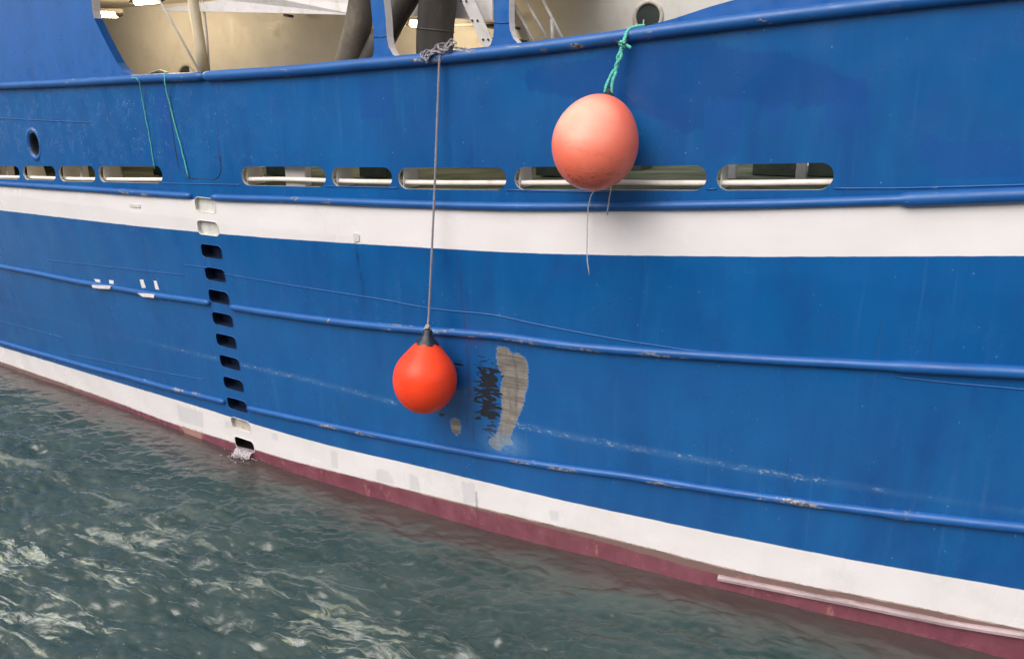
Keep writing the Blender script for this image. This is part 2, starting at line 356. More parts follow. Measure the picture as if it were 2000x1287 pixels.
xs = np.concatenate([np.arange(-30, -17, .25), np.arange(-17, 2.6, .026), np.arange(2.6, 12, .25)])
NR = 205; ts = np.linspace(0, 1, NR)
ZB = -.7
GX, GT = np.meshgrid(xs, ts, indexing='ij'); GZ = ZB+GT*(C_cap(GX)-ZB)
NX = len(xs); idx = np.arange(NX*NR).reshape(NX, NR)
keep = np.ones((NX-1, NR-1), bool); V2 = [tuple(v) for v in np.stack([GX.ravel(), GZ.ravel()], 1)]; tris = []
for out, kind in holes:
    ox = np.array(out); i0 = np.searchsorted(xs, ox[:, 0].min())-2; i1 = np.searchsorted(xs, ox[:, 0].max())+1
    i0 = max(i0, 0)
    zsub = GZ[i0:i1+1]; j0 = int((zsub < ox[:, 1].min()-.006).sum(1).min())-1; j1 = int((zsub <= ox[:, 1].max()+.006).sum(1).max())
    keep[i0:i1, j0:j1] = False
    ring = [idx[i, j0] for i in range(i0, i1)]+[idx[i1, j] for j in range(j0, j1)]+[idx[i, j1] for i in range(i1, i0, -1)]+[idx[i0, j] for j in range(j1, j0, -1)]
    n1 = len(ring); pts = [Vector(V2[k]) for k in ring]+[Vector(p) for p in out]
    # interior grid points that are clear of the hole
    gi, gj = np.meshgrid(np.arange(i0+1, i1), np.arange(j0+1, j1), indexing='ij'); gi, gj = gi.ravel(), gj.ravel()
    sdv = sdist(GX[gi, gj], GZ[gi, gj], out); ok = sdv < -.008
    inner = [int(idx[a, b]) for a, b in zip(gi[ok], gj[ok])]
    pts += [Vector(V2[k]) for k in inner]
    ed = [(k, (k+1) % n1) for k in range(n1)]+[(n1+k, n1+(k+1) % len(out)) for k in range(len(out))]
    vo, _, fo, ov, _, _ = delaunay_2d_cdt(pts, ed, [], 0, 1e-7)
    base = len(V2); gid = []
    for v, o_ in zip(vo, ov):
        k = o_[0] if o_ else -1
        if 0 <= k < n1: gid.append(int(ring[k]))
        elif k >= n1+len(out): gid.append(inner[k-n1-len(out)])
        else: gid.append(len(V2)); V2.append((v.x, v.y))
    for f in fo:
        cx = sum(vo[k].x for k in f)/3; cz = sum(vo[k].y for k in f)/3
        if not inpoly(np.array(cx), np.array(cz), out): tris.append(tuple(gid[k] for k in f))
I, J = np.nonzero(keep)
quads = np.stack([idx[I, J], idx[I+1, J], idx[I+1, J+1], idx[I, J+1]], 1).tolist()
V2 = np.array(V2); X, Z = V2[:, 0], V2[:, 1]
Y = F(X, Z)
# dent where the fender damage is, and slight hungry-horse waviness between frames
def dent(x, z):
    p = hit(985, 760); return .045*np.exp(-((x-p.x)/.55)**2-((z-p.z)/.75)**2)
def wavy(x, z): return .0016*np.sin(x*9.3+.8*np.sin(z*1.7))*np.sin(z*5.1+.5+x*.3)+.0022*np.sin(x*3.7+1.2*np.sin(z*2.3+x))*np.cos(z*3.1)+.0009*np.sin(x*10.1+z*6)
Y = Y+wavy(X, Z)+dent(X, Z)
faces = [tuple(q) for q in quads]+tris
hull = mesh('side_plating', np.stack([X, Y, Z], 1).tolist(), faces, M['hull'], ship)
me = hull.data
e = 1e-3
def Ff(x, z): return F(x, z)+wavy(x, z)+dent(x, z)
nx = (Ff(X+e, Z)-Ff(X-e, Z))/(2*e); nz = (Ff(X, Z+e)-Ff(X, Z-e))/(2*e)
N = np.stack([nx, -np.ones_like(nx), nz], 1); N /= np.linalg.norm(N, axis=1)[:, None]
me.flip_normals() if me.polygons[0].normal.y > 0 else None
me.normals_split_custom_set_from_vertices(N.tolist())
def setattr_(name, arr):
    a = me.attributes.new(name, 'FLOAT', 'POINT'); a.data.foreach_set('value', np.ascontiguousarray(arr, dtype=np.float32))
w1t = C_r1(X)-.045
setattr_('white_a', np.minimum(w1t-Z, Z-C_w1b(X)))
setattr_('white_b', np.minimum(C_w2t(X)-Z, Z-C_w2b(X)))
setattr_('red', C_w2b(X)-Z)
setattr_('scum', np.minimum(C_w2b(X)-Z+.004, Z-C_scum(X)))
def k6(l): return [(600+a/3.065, 500+b/3.065) for a, b in l]
bare = hp(k6([(1128,560),(1145,550),(1195,560),(1222,602),(1250,588),(1300,625),(1312,690),(1308,780),(1280,900),(1240,1000),(1205,1090),(1225,1130),(1180,1130),(1145,1165),(1100,1140),(1085,1110),(1130,1070),(1155,980),(1160,900),(1150,820),(1165,730),(1135,660),(1130,600)]))
oval1 = hp(k6([(862,985),(880,970),(905,985),(916,1020),(912,1055),(895,1073),(870,1050),(860,1015)]))
bd = np.maximum(sdist(X, Z, bare), sdist(X, Z, oval1))
setattr_('bare', bd)
blk = hp(k6([(1000,650),(1060,655),(1140,655),(1160,740),(1150,860),(1150,980),(1120,1080),(1080,1095),(1050,1040),(1060,990),(1000,1000),(995,840)]))
blk2 = hp(k6([(880,655),(905,625),(925,640),(912,700),(895,720)])); blk3 = hp(k6([(790,935),(830,925),(825,950),(800,955)])); blk4 = hp(k6([(1020,610),(1050,598),(1090,618),(1075,632),(1030,625)]))
setattr_('black', np.maximum.reduce([sdist(X, Z, p) for p in (blk, blk2, blk3, blk4)]))
hal = hp([(985,700),(1000,860),(985,900),(960,880),(955,850)]); hx, hz_ = hit(985, 868).x, hit(985, 868).z
setattr_('halo', np.exp(-((X-hx)/.22)**2-((Z-hz_)/.14)**2)*.9)
drk = hp([(1018,150),(1060,125),(1140,118),(1200,95),(1400,83),(1470,105),(1530,102),(1600,122),(1700,168),(1700,195),(1690,207),(1640,200),(1560,215),(1540,205),(1500,215),(1450,195),(1380,195),(1372,250),(1340,262),(1290,235),(1240,215),(1180,200),(1100,190),(1035,178)])
drk2 = hp([(1040,135),(1100,132),(1110,170),(1050,176)])
setattr_('dark', np.maximum(sdist(X, Z, drk), sdist(X, Z, drk2)))
blks = [[(1378,195),(1450,193),(1450,240),(1440,300),(1378,310)],[(1498,200),(1538,199),(1538,258),(1500,260)],[(1612,157),(1695,150),(1698,250),(1614,257)],[(1800,262),(1835,264),(1832,320),(1790,322)],[(700,160),(760,158),(764,230),(704,236)],[(300,165),(322,165),(350,330),(325,320)],[(1830,280),(1990,275),(2000,345),(1830,350)]]
setattr_('block', np.maximum.reduce([sdist(X, Z, hp(p)) for p in blks]))
pales = [[(900,940),(928,944),(926,985),(905,982)],[(1072,995),(1092,998),(1090,1018),(1075,1015)],[(645,880),(658,882),(660,915),(648,912)],[(735,915),(760,920),(770,945),(735,938)],[(800,925),(815,930),(822,960),(802,955)],[(530,845),(542,846),(544,860),(532,858)],[(345,790),(395,805),(398,835),(350,822)],[(440,822),(455,824),(455,836),(440,834)]]
setattr_('pale', np.maximum.reduce([sdist(X, Z, hp(p)) for p in pales]))
setattr_('rawred', sdist(X, Z, hp([(345,829),(394,843),(397,864),(372,856)])))
scf = [hp([(0,598),(180,642),(400,695),(600,741),(776,787)]), hp([(1010,832),(1200,868),(1500,922),(1750,962),(2000,1000),(2050,1008)])]
sc = np.maximum(np.exp(-(sdist(X, Z, scf[0], False)/.030)**2)*np.clip((X+12)/5, .25, .9), np.exp(-(sdist(X, Z, scf[1], False)/.032)**2)*np.clip((1.2-X)/2.2, .35, 1))
setattr_('scuff', sc)
sp = np.clip((-5.5-X)/5, 0, 1)*np.clip((Z-3.9)/.3, 0, 1)*np.clip((C_cap(X)-Z)/.2, 0, 1)
setattr_('speck', sp)
gr = np.zeros_like(X)
for (gx_, gy_, sx_, sz_, a_) in [(702,505,.05,.45,1.6),(695,466,.05,.12,1),(1240,930,.8,.12,.3),(640,800,.5,.22,.45),(250,290,.06,.10,.6),(640,215,.12,.25,.6),(740,240,.2,.3,.35)]:
    p = hit(gx_, gy_); gr = np.maximum(gr, a_*np.exp(-((X-p.x)/sx_)**2-((Z-p.z)/sz_)**2))
gr *= 1
setattr_('grime', gr)
seams = [k6([(1222,600),(1240,680),(1248,800),(1243,900)]), [(930,960),(934,1030)],[(912,692),(912,842)],[(325,165),(335,240),(349,325)],[(895,500),(902,600)], [(905,600),(925,860)], [(425,240),(431,340)]]
sm = np.full_like(X, 9.0)
for s_ in seams: sm = np.minimum(sm, sdist(X, Z, hp(s_), False))
setattr_('seam', sm)

# linings of the openings
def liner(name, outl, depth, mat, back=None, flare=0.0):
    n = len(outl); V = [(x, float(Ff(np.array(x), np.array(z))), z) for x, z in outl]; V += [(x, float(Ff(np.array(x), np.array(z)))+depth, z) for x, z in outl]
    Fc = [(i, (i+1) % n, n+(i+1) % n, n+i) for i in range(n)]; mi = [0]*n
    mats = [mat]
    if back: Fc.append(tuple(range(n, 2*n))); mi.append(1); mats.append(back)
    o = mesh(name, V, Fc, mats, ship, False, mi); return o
for (out, kind) in holes:
    if kind == 'slot': liner('freeing_port', out, .035, M['creamd'])
    elif kind.startswith('lad'):
        i = int(kind[3:])
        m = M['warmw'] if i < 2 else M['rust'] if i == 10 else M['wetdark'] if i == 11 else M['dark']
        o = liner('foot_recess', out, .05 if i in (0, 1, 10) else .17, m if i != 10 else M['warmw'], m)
        o['label'] = ('shallow white foot recess in the white stripe' if i < 2 else 'rust stained recess in the lower white band' if i == 10 else
                      'dark discharge opening at the waterline' if i == 11 else 'dark foot recess in the blue plating')
        # light edge ring round the cut
        ring = [Vector((x, float(Ff(np.array(x), np.array(z)))-.001, z)) for x, z in out]
        V, Fc = tube_geo(ring+[ring[0]], .0045, 5, False); mesh('recess_rim', V, Fc, M['blue'] if i not in (0, 1, 10, 11) else M['white'], o)
# fairlead: rolled oval lip with a throat
def fair():
    prof = [(.055, .004), (.045, -.018), (.025, -.030), (.0, -.030), (-.030, -.005), (-.050, .05), (-.052, .22)]
    n = 36; V = []; Fc = []
    for (o_, dy) in prof:
        for i in range(n):
            a = 2*math.pi*i/n; V.append((flx+(FLA+o_)*math.cos(a), float(Tx(flx))+dy, flz+(FLB+o_)*math.sin(a)))
    for k in range(len(prof)-1):
        for i in range(n): Fc.append((k*n+i, k*n+(i+1) % n, (k+1)*n+(i+1) % n, (k+1)*n+i))
    Fc.append(tuple(range((len(prof)-1)*n, len(prof)*n))); mi = [0]*(4*n)+[1]*(len(Fc)-4*n)
    o = mesh('fairlead', V, Fc, [M['rail'], M['black']], ship, True, mi)
    o['label'] = 'oval fairlead with a rolled blue lip'
fair()

# rails along the side
def rail(name, cz, px0, px1, r, mat, out=.35, ref=None, n=16, taper=.03, step=None):
    x0 = hit(px0, ref).x if ref is not None else px0; x1 = hit(px1[0], px1[1]).x if isinstance(px1, tuple) else px1
    xx = np.arange(x0, x1+.001, .06); xx[-1] = x1; pts = []; rr = []
    for x in xx:
        z = float(cz(x)); y = float(Ff(np.array(x), np.array(z)))-r*out
        pts.append((x, y-.003*math.sin(x*3.1), z)); k = min(x-x0, x1-x)
        g = 1+(step[1]/r-1)*min(1, max(0, (x-step[0])/.05)) if step else 1
        rr.append(r*g*(1 if k > taper else .7+.3*max(k, 0)/taper))
    V, Fc = tube_geo(pts, rr, n); o = mesh(name, V, Fc, mat, ship); A_ = np.array([tuple(v) for v in V]); ch = np.zeros(len(V))
    for p, sx, dz_ in CHIPS:
        ch = np.maximum(ch, np.exp(-((A_[:, 0]-p.x)/sx)**2-((A_[:, 2]-p.z-dz_)/.035)**2-((A_[:, 1]-p.y)/.09)**2))
    at_ = o.data.attributes.new('chip', 'FLOAT', 'POINT'); at_.data.foreach_set('value', ch.astype(np.float32)); return o
CHIPS = [(hit(a, b, .07), c, d) for a, b, c, d in [(815,119,.12,0),(855,118,.08,-.01),(1125,91,.10,.0),(1062,97,.06,-.01),(1268,66,.05,.0),(1500,38,.06,-.02),(280,379,.16,-.02),(240,374,.2,-.01),(852,405,.07,-.02),(640,392,.1,-.02),
         (1010,664,.30,-.03),(920,656,.2,-.03),(1150,684,.3,-.03),(640,627,.05,.0),(1300,693,.3,-.03),(345,763,.20,.0),(375,770,.15,.01),(640,832,.2,-.03),(700,845,.3,-.03),(1010,902,.14,-.02),(1090,914,.3,-.025),(1300,945,.35,-.025),(1490,972,.07,-.02),(1560,980,.3,-.025),(150,556,.2,-.02)]]
xc = lambda px, py: hit(px, py).x
rail('cap_rail', C_cap, -29.5, xc(403,150)-.004, .055, M['rail'])
rail('cap_rail', C_cap, xc(403,150)+.004, 11.5, .062, M['rail'])
rail('rubbing_strake', C_r1, -29.5, xc(375,384), .043, M['rail'], .2)
rail('rubbing_strake', C_r1, xc(416,386), 11.5, .044, M['rail'], .25, step=(xc(1758,390), .064))
rail('rubbing_strake', C_r2, -29.5, xc(411,592), .045, M['rail'], .25)
rail('rubbing_strake', C_r2, xc(453,599), 11.5, .046, M['rail'], .3, step=(xc(1742,714), .056))
rail('rubbing_strake', C_r3, -29.5, xc(440,784), .042, M['rail'], .25)
rail('rubbing_strake', C_r3, xc(486,796), 11.5, .041, M['rail'], .3, step=(xc(1725,1000), .050))
# pink-white bar above the waterline on the right
bp = [hit(a, b, .02) for a, b in [(1402,1128),(1500,1147),(1700,1186),(1850,1217),(2000,1241),(2080,1256)]]
xe = [(p.x, p.z) for p in bp]; xx = np.arange(bp[0].x, 11, .08); zz = np.interp(xx, [q[0] for q in xe], [q[1] for q in xe])
V, Fc = [], []
for x, z in zip(xx, zz):
    y = float(F(np.array(x), np.array(z)))
    for dy, dz in ((.0, .030), (-.025, .027), (-.045, .008), (-.045, -.018), (-.025, -.026), (0, -.028)): V.append((x, y+dy, z+dz))
k = len(xx)
for i in range(k-1):
    for j in range(5): Fc.append((i*6+j, (i+1)*6+j, (i+1)*6+j+1, i*6+j+1))
Fc.append(tuple(range(6)))
o = mesh('bilge_bar', V, Fc, M['slime'], ship, False); o['label'] = 'pale pinkish steel bar along the waterline'

# weld beads
for ln in [[(92,508),(230,523),(360,537)],[(360,517),(405,523)],[(438,535),(600,562),(750,585),(835,602),(900,609),(960,614),(1040,632),(1200,662),(1330,682),(1480,697),(1600,702)],[(1750,736),(1860,748),(2020,762)],
           [(130,690),(260,716),(397,741)],[(0,626),(60,642),(125,660)],[(-10,231),(90,236),(180,240)],[(317,358),(470,361)],[(636,364),(778,367)],[(989,371),(1100,374),(1200,376)],[(1380,370),(1400,369)],[(1628,368),(1760,368),(1900,364),(2040,360)]]:
    P = smoothp([hit(a, b, .0) for a, b in ln], 4, .08); P = [Vector((p.x, float(Ff(np.array(p.x), np.array(p.z)))-.002, p.z)) for p in P]
    tube('weld_bead', P, .0075, M['rail'], ship, 6)
# flush door in the bulwark by the green lines
dp = hp([(337,240),(349,325),(352,338),(360,347),(422,350),(431,345),(432,332),(424,235)])
def raised(name, poly, h, mat, parent=ship, bevel=.004):
    cx = sum(p[0] for p in poly)/len(poly); cz = sum(p[1] for p in poly)/len(poly); n = len(poly)
    V = []; Fc = []
    for k, (s_, hh) in enumerate(((1, -.004), (1, h*.6), (None, h))):
        for x, z in poly:
            if s_ is None:
                d = math.hypot(x-cx, z-cz); f = max(.2, 1-bevel/d); x, z = cx+(x-cx)*f, cz+(z-cz)*f
            V.append((x, float(Ff(np.array(x), np.array(z)))-hh, z))
    for k in range(2):
        for i in range(n): Fc.append((k*n+i, k*n+(i+1) % n, (k+1)*n+(i+1) % n, (k+1)*n+i))
    Fc.append(tuple(range(2*n, 3*n))); return mesh(name, V, Fc, mat, parent, False)
P = [Vector((x, float(Ff(np.array(x), np.array(z)))+.001, z)) for x, z in hp([(326,175),(335,240),(341,285),(349,328),(353,341),(362,348),(422,351),(431,347),(433,334),(430,300)])]
dr = tube('bulwark_door', smoothp(P, 2, .05), .006, M['dark'], ship, 6); dr['label'] = 'thin dark seam of a flush door in the bulwark'
# small white painted marks on and above the middle strake
for pl in [[(184,545),(196,546),(197,553),(188,552)],[(213,547),(222,548),(222,555),(214,554)],[(186,555),(206,556),(223,558),(222,563),(200,562),(187,560)],
           [(273,546),(280,546),(285,562),(277,563)],[(300,548),(306,549),(311,566),(304,565)],[(275,571),(290,571),(309,574),(308,580),(285,578)]]:
    off = .062 if pl[0][1] > 553 else .0
    poly = hp(pl); o = raised('paint_mark', poly, .004+off if off else .004, M['white'], bevel=.006)
for pl in [[(253,398),(274,400),(275,406),(254,404)]]: raised('paint_mark', hp(pl), .012, M['cream'])
raised('cover_plate', hp([(690,456),(698,454),(703,460),(702,472),(692,474)]), .01, M['warmw'])

# ------------------------------------------------------------ plating above the cap rail, with three big openings
def opn(pts, top=6.55):
    P = hp(pts); return [(P[0][0]-.0, top)]+P+[(P[-1][0], top)]
def railpts(a, b, up=.045):
    xa, xb = a, b; n = max(2, int((xb-xa)/.3)); return [(xa+(xb-xa)*i/n, float(C_cap(xa+(xb-xa)*i/n))+up) for i in range(1, n)]
L1 = hp([(177,0),(179,22),(182,36),(197,67),(212,96),(227,123),(238,137),(250,145),(259,150)])
R1 = hp([(706,121),(719,119),(727,109),(729.5,96),(728,60),(725,30),(722,0)])
L2 = hp([(748,0),(752,37),(754,72),(758,93),(766,107),(778,112)])
R2 = hp([(935,98),(948,96),(957,88),(962,73),(964.5,44),(963,0)])
L3 = hp([(993,0),(993,44),(995,59),(1001,75),(1010,85),(1023,88)])
R3 = hp([(1175,69),(1200,64),(1259,52),(1315,37),(1385,14),(1434,0),(1500,-22)])
def win(L, Rr):
    top = 7.5; l0, r0 = L[0], Rr[-1]
    q = [(l0[0]+.1, top), (l0[0], top-.12)]+L+railpts(L[-1][0], Rr[0][0])+Rr
    if r0[1] < top-.15: q += [(r0[0], top-.12), (r0[0]-.1, top)]
    return q
W1, W2 = win(L1, R1), win(L2, R2)
R3x = R3[-1][0]; R3 += [(R3x+.6, 6.35), (R3x+1.4, 6.7), (R3x+2.4, 6.8)]
def plate_holes(name, outer, hls, yf, depth, mat, liner_mats, parent, opens=()):
    pts = [Vector(p) for p in outer]; ed = [(i, (i+1) % len(outer)) for i in range(len(outer))]
    for h in hls:
        b = len(pts); pts += [Vector(p) for p in h]; ed += [(b+i, b+(i+1) % len(h)) for i in range(len(h))]
    vo, eo, fo, ov, _, _ = delaunay_2d_cdt(pts, ed, [], 0, 1e-6)
    V = [(v.x, float(yf(v.x)), v.y) for v in vo]; n = len(V); V += [(a, b+depth, c) for a, b, c in V]
    Fc = []; mi = []
    for f in fo:
        cx = np.array(sum(vo[k].x for k in f)/3); cz = np.array(sum(vo[k].y for k in f)/3)
        if inpoly(cx, cz, outer) and not any(inpoly(cx, cz, h) for h in hls):
            Fc.append(tuple(f)); mi.append(0); Fc.append(tuple(k+n for k in f)[::-1]); mi.append(0)
    for h, fm in [(h+[h[0]], g) for h, g in zip(hls, liner_mats)]+list(opens):
        for i in range(len(h)-1):
            a, b = h[i], h[i+1]; bse = len(V)
            for q in (a, b): V.append((q[0], float(yf(q[0])), q[1])); V.append((q[0], float(yf(q[0]))+depth+.08, q[1]))
            Fc.append((bse, bse+2, bse+3, bse+1)); mi.append(fm(a, b))
    return mesh(name, V, Fc, mat, parent, False, mi)
xo = list(np.arange(-29.5, 11.6, .5))
outer = [(x, float(C_cap(x))) for x in xo]+[(11.5, 6.8)]+R3[::-1]+railpts(L3[-1][0], R3[0][0])[::-1]+L3[::-1]+[(L3[0][0], 8.0)]+[(x, 8.0) for x in xo[::-1] if x < L3[0][0]-.2]
edge3 = R3[::-1]+railpts(L3[-1][0], R3[0][0])[::-1]+L3[::-1]+[(L3[0][0], 8.0)]
z36 = hit(182, 36).z
plate_holes('upper_side_plating', outer, [W1, W2], lambda x: Tx(x)+.012, .05, [M['blue'], M['white'], M['blue_in']],
            [lambda a, b: 2 if (a[1]+b[1])/2 < z36 and a[0] < W1[2][0]+4 else 1, lambda a, b: 1], ship, [(edge3, lambda a, b: 1 if abs(a[0]-L3[1][0]) < .35 else 0)])
for a, b in [((728,72),(753.5,72)),((964.5,45),(993,45))]:
    p, q = hit(*a), hit(*b); tube('weld_bead', [Vector((p.x, float(Tx(p.x))+.010, p.z)), Vector((q.x, float(Tx(q.x))+.010, q.z))], .007, M['rail'], ship, 6)

# ------------------------------------------------------------ deck, house wall, deckhead
HY = 10.6; XE = hit(978, 60).x
dz = lambda x: float(np.interp(x, [s[0] for s in slots], [s[2] for s in slots]))-.035
V = []; Fc = []; xd = np.arange(-29.5, 11.6, .5)
for x in xd: V += [(x, float(Tx(x))+.02, dz(x)), (x, HY+3, dz(x)+.05)]
Fc = [(2*i, 2*i+2, 2*i+3, 2*i+1) for i in range(len(xd)-1)]
mesh('deck', V, Fc, M['deck'], ship, False)
def wy(x):        # the house side: runs parallel to the ship's side, a little farther in towards the left
    return HY+max(0, -x-9)*.10
# wall with portholes
ports = [(at(366,152,wy(-11)), .185), (at(1266,34,HY), .155)]
V = []; Fc = []; xw = np.arange(-29.5, 11.6, .5)
for x in xw: V += [(x, wy(x), 3.6), (x, wy(x), 9.0)]
Fc = [(2*i, 2*i+2, 2*i+3, 2*i+1) for i in range(len(xw)-1)]
mesh('house_wall', V, Fc, M['cream'], ship)
for p, r in ports:
    x, z = p.x, p.z; y = wy(x)
    bm = bmesh.new()
    n = 32; prof = [(r*1.28, 0), (r*1.28, -.018), (r*1.20, -.03), (r*1.02, -.03), (r*.97, -.012), (r*.95, .06)]
    rings = [[bm.verts.new((x+a*math.cos(2*math.pi*i/n), y+d, z+a*math.sin(2*math.pi*i/n))) for i in range(n)] for a, d in prof]
    for k in range(len(rings)-1):
        for i in range(n): bm.faces.new((rings[k][i], rings[k][(i+1) % n], rings[k+1][(i+1) % n], rings[k+1][i]))
    o = from_bm('porthole', bm, M['creamd'], ship, True)
    bm = bmesh.new(); bm.faces.new([bm.verts.new((x+r*1.02*math.cos(2*math.pi*i/n), y-.006, z+r*1.02*math.sin(2*math.pi*i/n))) for i in range(n)])
    g = from_bm('glass', bm, M['glassd'], o)
    V, Fc = tube_geo([Vector((x-.055, y-.02, z-.12)), Vector((x-.05, y-.02, z-.03))], .008, 6); mesh('hinge_bolt', V, Fc, M['alu'], o)
# deckhead
PY = 8.75
CZ = 6.42
V = []; xd2 = np.linspace(-29.5, XE, 50)
for x in xd2: V += [(x, PY+.02 if x > -14 else float(Tx(x))+.03, CZ), (x, wy(x)+.02, CZ)]
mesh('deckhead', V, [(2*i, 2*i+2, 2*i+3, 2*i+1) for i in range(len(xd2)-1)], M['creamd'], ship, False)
V = []
for x in xd2: V += [(x, PY+.02 if x > -14 else float(Tx(x))+.03, 6.8), (x, wy(x)+.02, 6.8)]
mesh('upper_deck', V, [(2*i, 2*i+2, 2*i+3, 2*i+1) for i in range(len(xd2)-1)], M['deck'], ship, False)
# white coaming that hangs below the deckhead just inside the openings
PY = 8.75
pp = [at(a, b, PY+max(0, (500-a))*.0016) for a, b in [(302,20),(345,23),(440,24),(700,30),(790,33),(872,36),(962,40)]]
up = [at(302,19,PY+.3), at(380,9,PY+.18), at(432,0,PY+.1), at(480,-14,PY+.03)]
poly = [pp[0]]+up[1:]+[Vector((up[-1].x+.5, PY, 6.41)), Vector((pp[-1].x, PY, 6.41))]+pp[:0:-1]
bm = bmesh.new(); fv = [bm.verts.new(p) for p in poly]; f = bm.faces.new(fv)
r_ = bmesh.ops.extrude_face_region(bm, geom=[f]); bmesh.ops.translate(bm, vec=(0, .03, 0), verts=[v for v in r_['geom'] if isinstance(v, bmesh.types.BMVert)])
o = from_bm('coaming', bm, M['white'], ship); o['label'] = 'white coaming under the deckhead'
# beams under the deckhead on the right, behind the stair
for y_, z_ in ((9.1, 6.28), (9.8, 6.30)):
    box('deck_beam', ((at(870,40,9).x+at(1010,40,9).x)/2, y_, z_), (2.2, .08, .14), M['creamd'], ship)

# lamps: bulkhead fittings with lit lenses
def lamp(a, b, Yd, L, rr, name='deck_lamp'):
    p, q = at(a[0], a[1], Yd), at(b[0], b[1], Yd); d = (q-p); Ln = d.length; d.normalize()
    V, Fc = tube_geo([p, p+d*.02, p+d*(Ln-.02), q], [rr*.6, rr, rr, rr*.6], 14)
    root = mesh(name, *tube_geo([p-d*.10+Vector((0,0,rr*.9)), q+d*.10+Vector((0,0,rr*.9))], rr*.75, 10), M['creamd'], ship)
    mesh('lens', V, Fc, M['lens'], root)
    for e_, s_ in ((p, -1), (q, 1)):
        mesh('end_cap', *tube_geo([e_+d*s_*.002, e_+d*s_*.05, e_+d*s_*.055, e_+d*s_*.10], [rr*.8, rr*.8, rr*.45, rr*.5], 12), M['steeld'], root)
    mid = (p+q)/2
    pl = bpy.data.lights.new('lamp_light', 'POINT'); pl.energy = L; pl.color = (1, .76, .44); pl.shadow_soft_size = .12
    po = bpy.data.objects.new('lamp_light', pl); C.objects.link(po); po.location = mid+Vector((0, -.02, -.16)); po.parent = root
    return root
lamp((186,28),(229,29),9.6,24,.050)
lamp((264,4),(310,0),9.3,26,.050)
lamp((802,46),(842,47),9.7,22,.050)
tube('conduit', [at(884,50,10.3), at(925,48,10.3), at(965,47,10.3)], .022, M['cream'], ship, 8)
# ring fitting on the wall top
tube('cable_clip', [at(555,30,10.4), at(572,33,10.4)], .02, M['steeld'], ship, 8)

# pipe stanchion and its companion, stay wire
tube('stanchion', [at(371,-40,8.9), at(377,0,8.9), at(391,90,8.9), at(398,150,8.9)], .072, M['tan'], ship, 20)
tube('side_pipe', [at(392,-40,8.95), at(396,0,8.95), at(404,70,8.95), at(409,150,8.95)], .016, M['alu'], ship, 10)
tube('stay_wire', [at(300,-18,8.6), at(311,0,8.6), at(395,150,8.6)], .014, M['alu'], ship, 8)
# dark cloth or pipe top just above the rail at left
o = mesh('hawser_heap', *tube_geo([at(258,144,8.6),at(285,150,8.7),at(300,145,8.7),at(313,142,8.7),at(330,146,8.7),at(350,147,8.7),at(372,152,8.7)], [.01,.02,.035,.04,.035,.03,.01], 8), M['steeld'], ship)

# big ducts
def duct(name, pts, rr, mat, lab, seam=None):
    P = smoothp([at(a, b, y) for a, b, y in pts], 6, .08); n = len(P)
    r = [rr[0]+(rr[1]-rr[0])*i/(n-1) for i in range(n)]
    V, Fc = tube_geo(P, r, 32, False); o = mesh(name, V, Fc, mat, ship); o['label'] = lab
    if seam is not None:
        k = int(n*seam); t = (P[k+1]-P[k]).normalized()
        mesh('duct_seam', *tube_geo([P[k]-t*.012, P[k]-t*.006, P[k]+t*.006, P[k]+t*.012], [r[k], r[k]+.006, r[k]+.006, r[k]], 32, False), mat, o)
    return o
duct('duct', [(712,-60,8.5),(710,0,8.5),(700,60,8.5),(685,130,8.6),(660,210,8.7)], (.145,.22), M['duct'], 'grey brown duct rising behind the left pillar')
duct('duct', [(825,-60,8.5),(790,0,8.5),(750,70,8.5),(712,150,8.5)], (.15,.15), M['ductd'], 'nearly black duct slanting behind the left pillar')
duct('duct', [(862,-70,8.5),(856,0,8.5),(849,60,8.5),(848,120,8.5),(848,200,8.5)], (.215,.205), M['ductd'], 'thick dark duct rising beside the knotted grey rope', .45)

# stair up between the pillars and behind the right pillar
def bar(name, a, b, Yd, wd, th, mat, parent):
    p, q = at(*a, Yd), at(*b, Yd); d = (q-p).normalized(); s_ = d.cross(Vector((0, 1, 0))).normalized()*wd/2; t_ = Vector((0, th, 0))
    bm = bmesh.new(); v = [bm.verts.new(x) for x in (p-s_, p+s_, q+s_, q-s_)]; f = bm.faces.new(v)
    r_ = bmesh.ops.extrude_face_region(bm, geom=[f]); bmesh.ops.translate(bm, vec=t_, verts=[x for x in r_['geom'] if isinstance(x, bmesh.types.BMVert)])
    return from_bm(name, bm, mat, parent)
stair = bar('stair', (900,-30), (962,108), 8.45, .14, .012, M['alu'], ship); stair['label'] = 'grey bolted stair stringer'
for cx_, cy_ in ((901,3),(911,3),(923,41),(933,41),(944,78),(954,78)):
    p = at(cx_, cy_, 8.45); mesh('bolt', *tube_geo([p, p-Vector((0,.014,0))], .012, 8), M['steeld'], stair)
for k in range(5):
    p = at(960+k*14-40, 8+k*26-6, 9.5); 
    bm = bmesh.new(); box_bm(bm, (p.x+.18, 9.55, p.z), (.26, .62, .03), None, .004); from_bm('tread', bm, M['steeld'], stair)
for a, b in [((944,-6),(972,46)),((1005,10),(1052,100)),((1020,-12),(1076,90)),((1056,-8),(1108,95))]:
    tube('handrail', [at(a[0], a[1], 9.3), at(b[0], b[1], 9.3)], .017, M['alu'], stair, 10)
tube('handrail', [at(1078,36,9.3), at(1080,95,9.3)], .024, M['alu'], stair, 10)
bar('back_stringer', (1000,12), (1035,100), 9.9, .10, .012, M['alu'], stair)

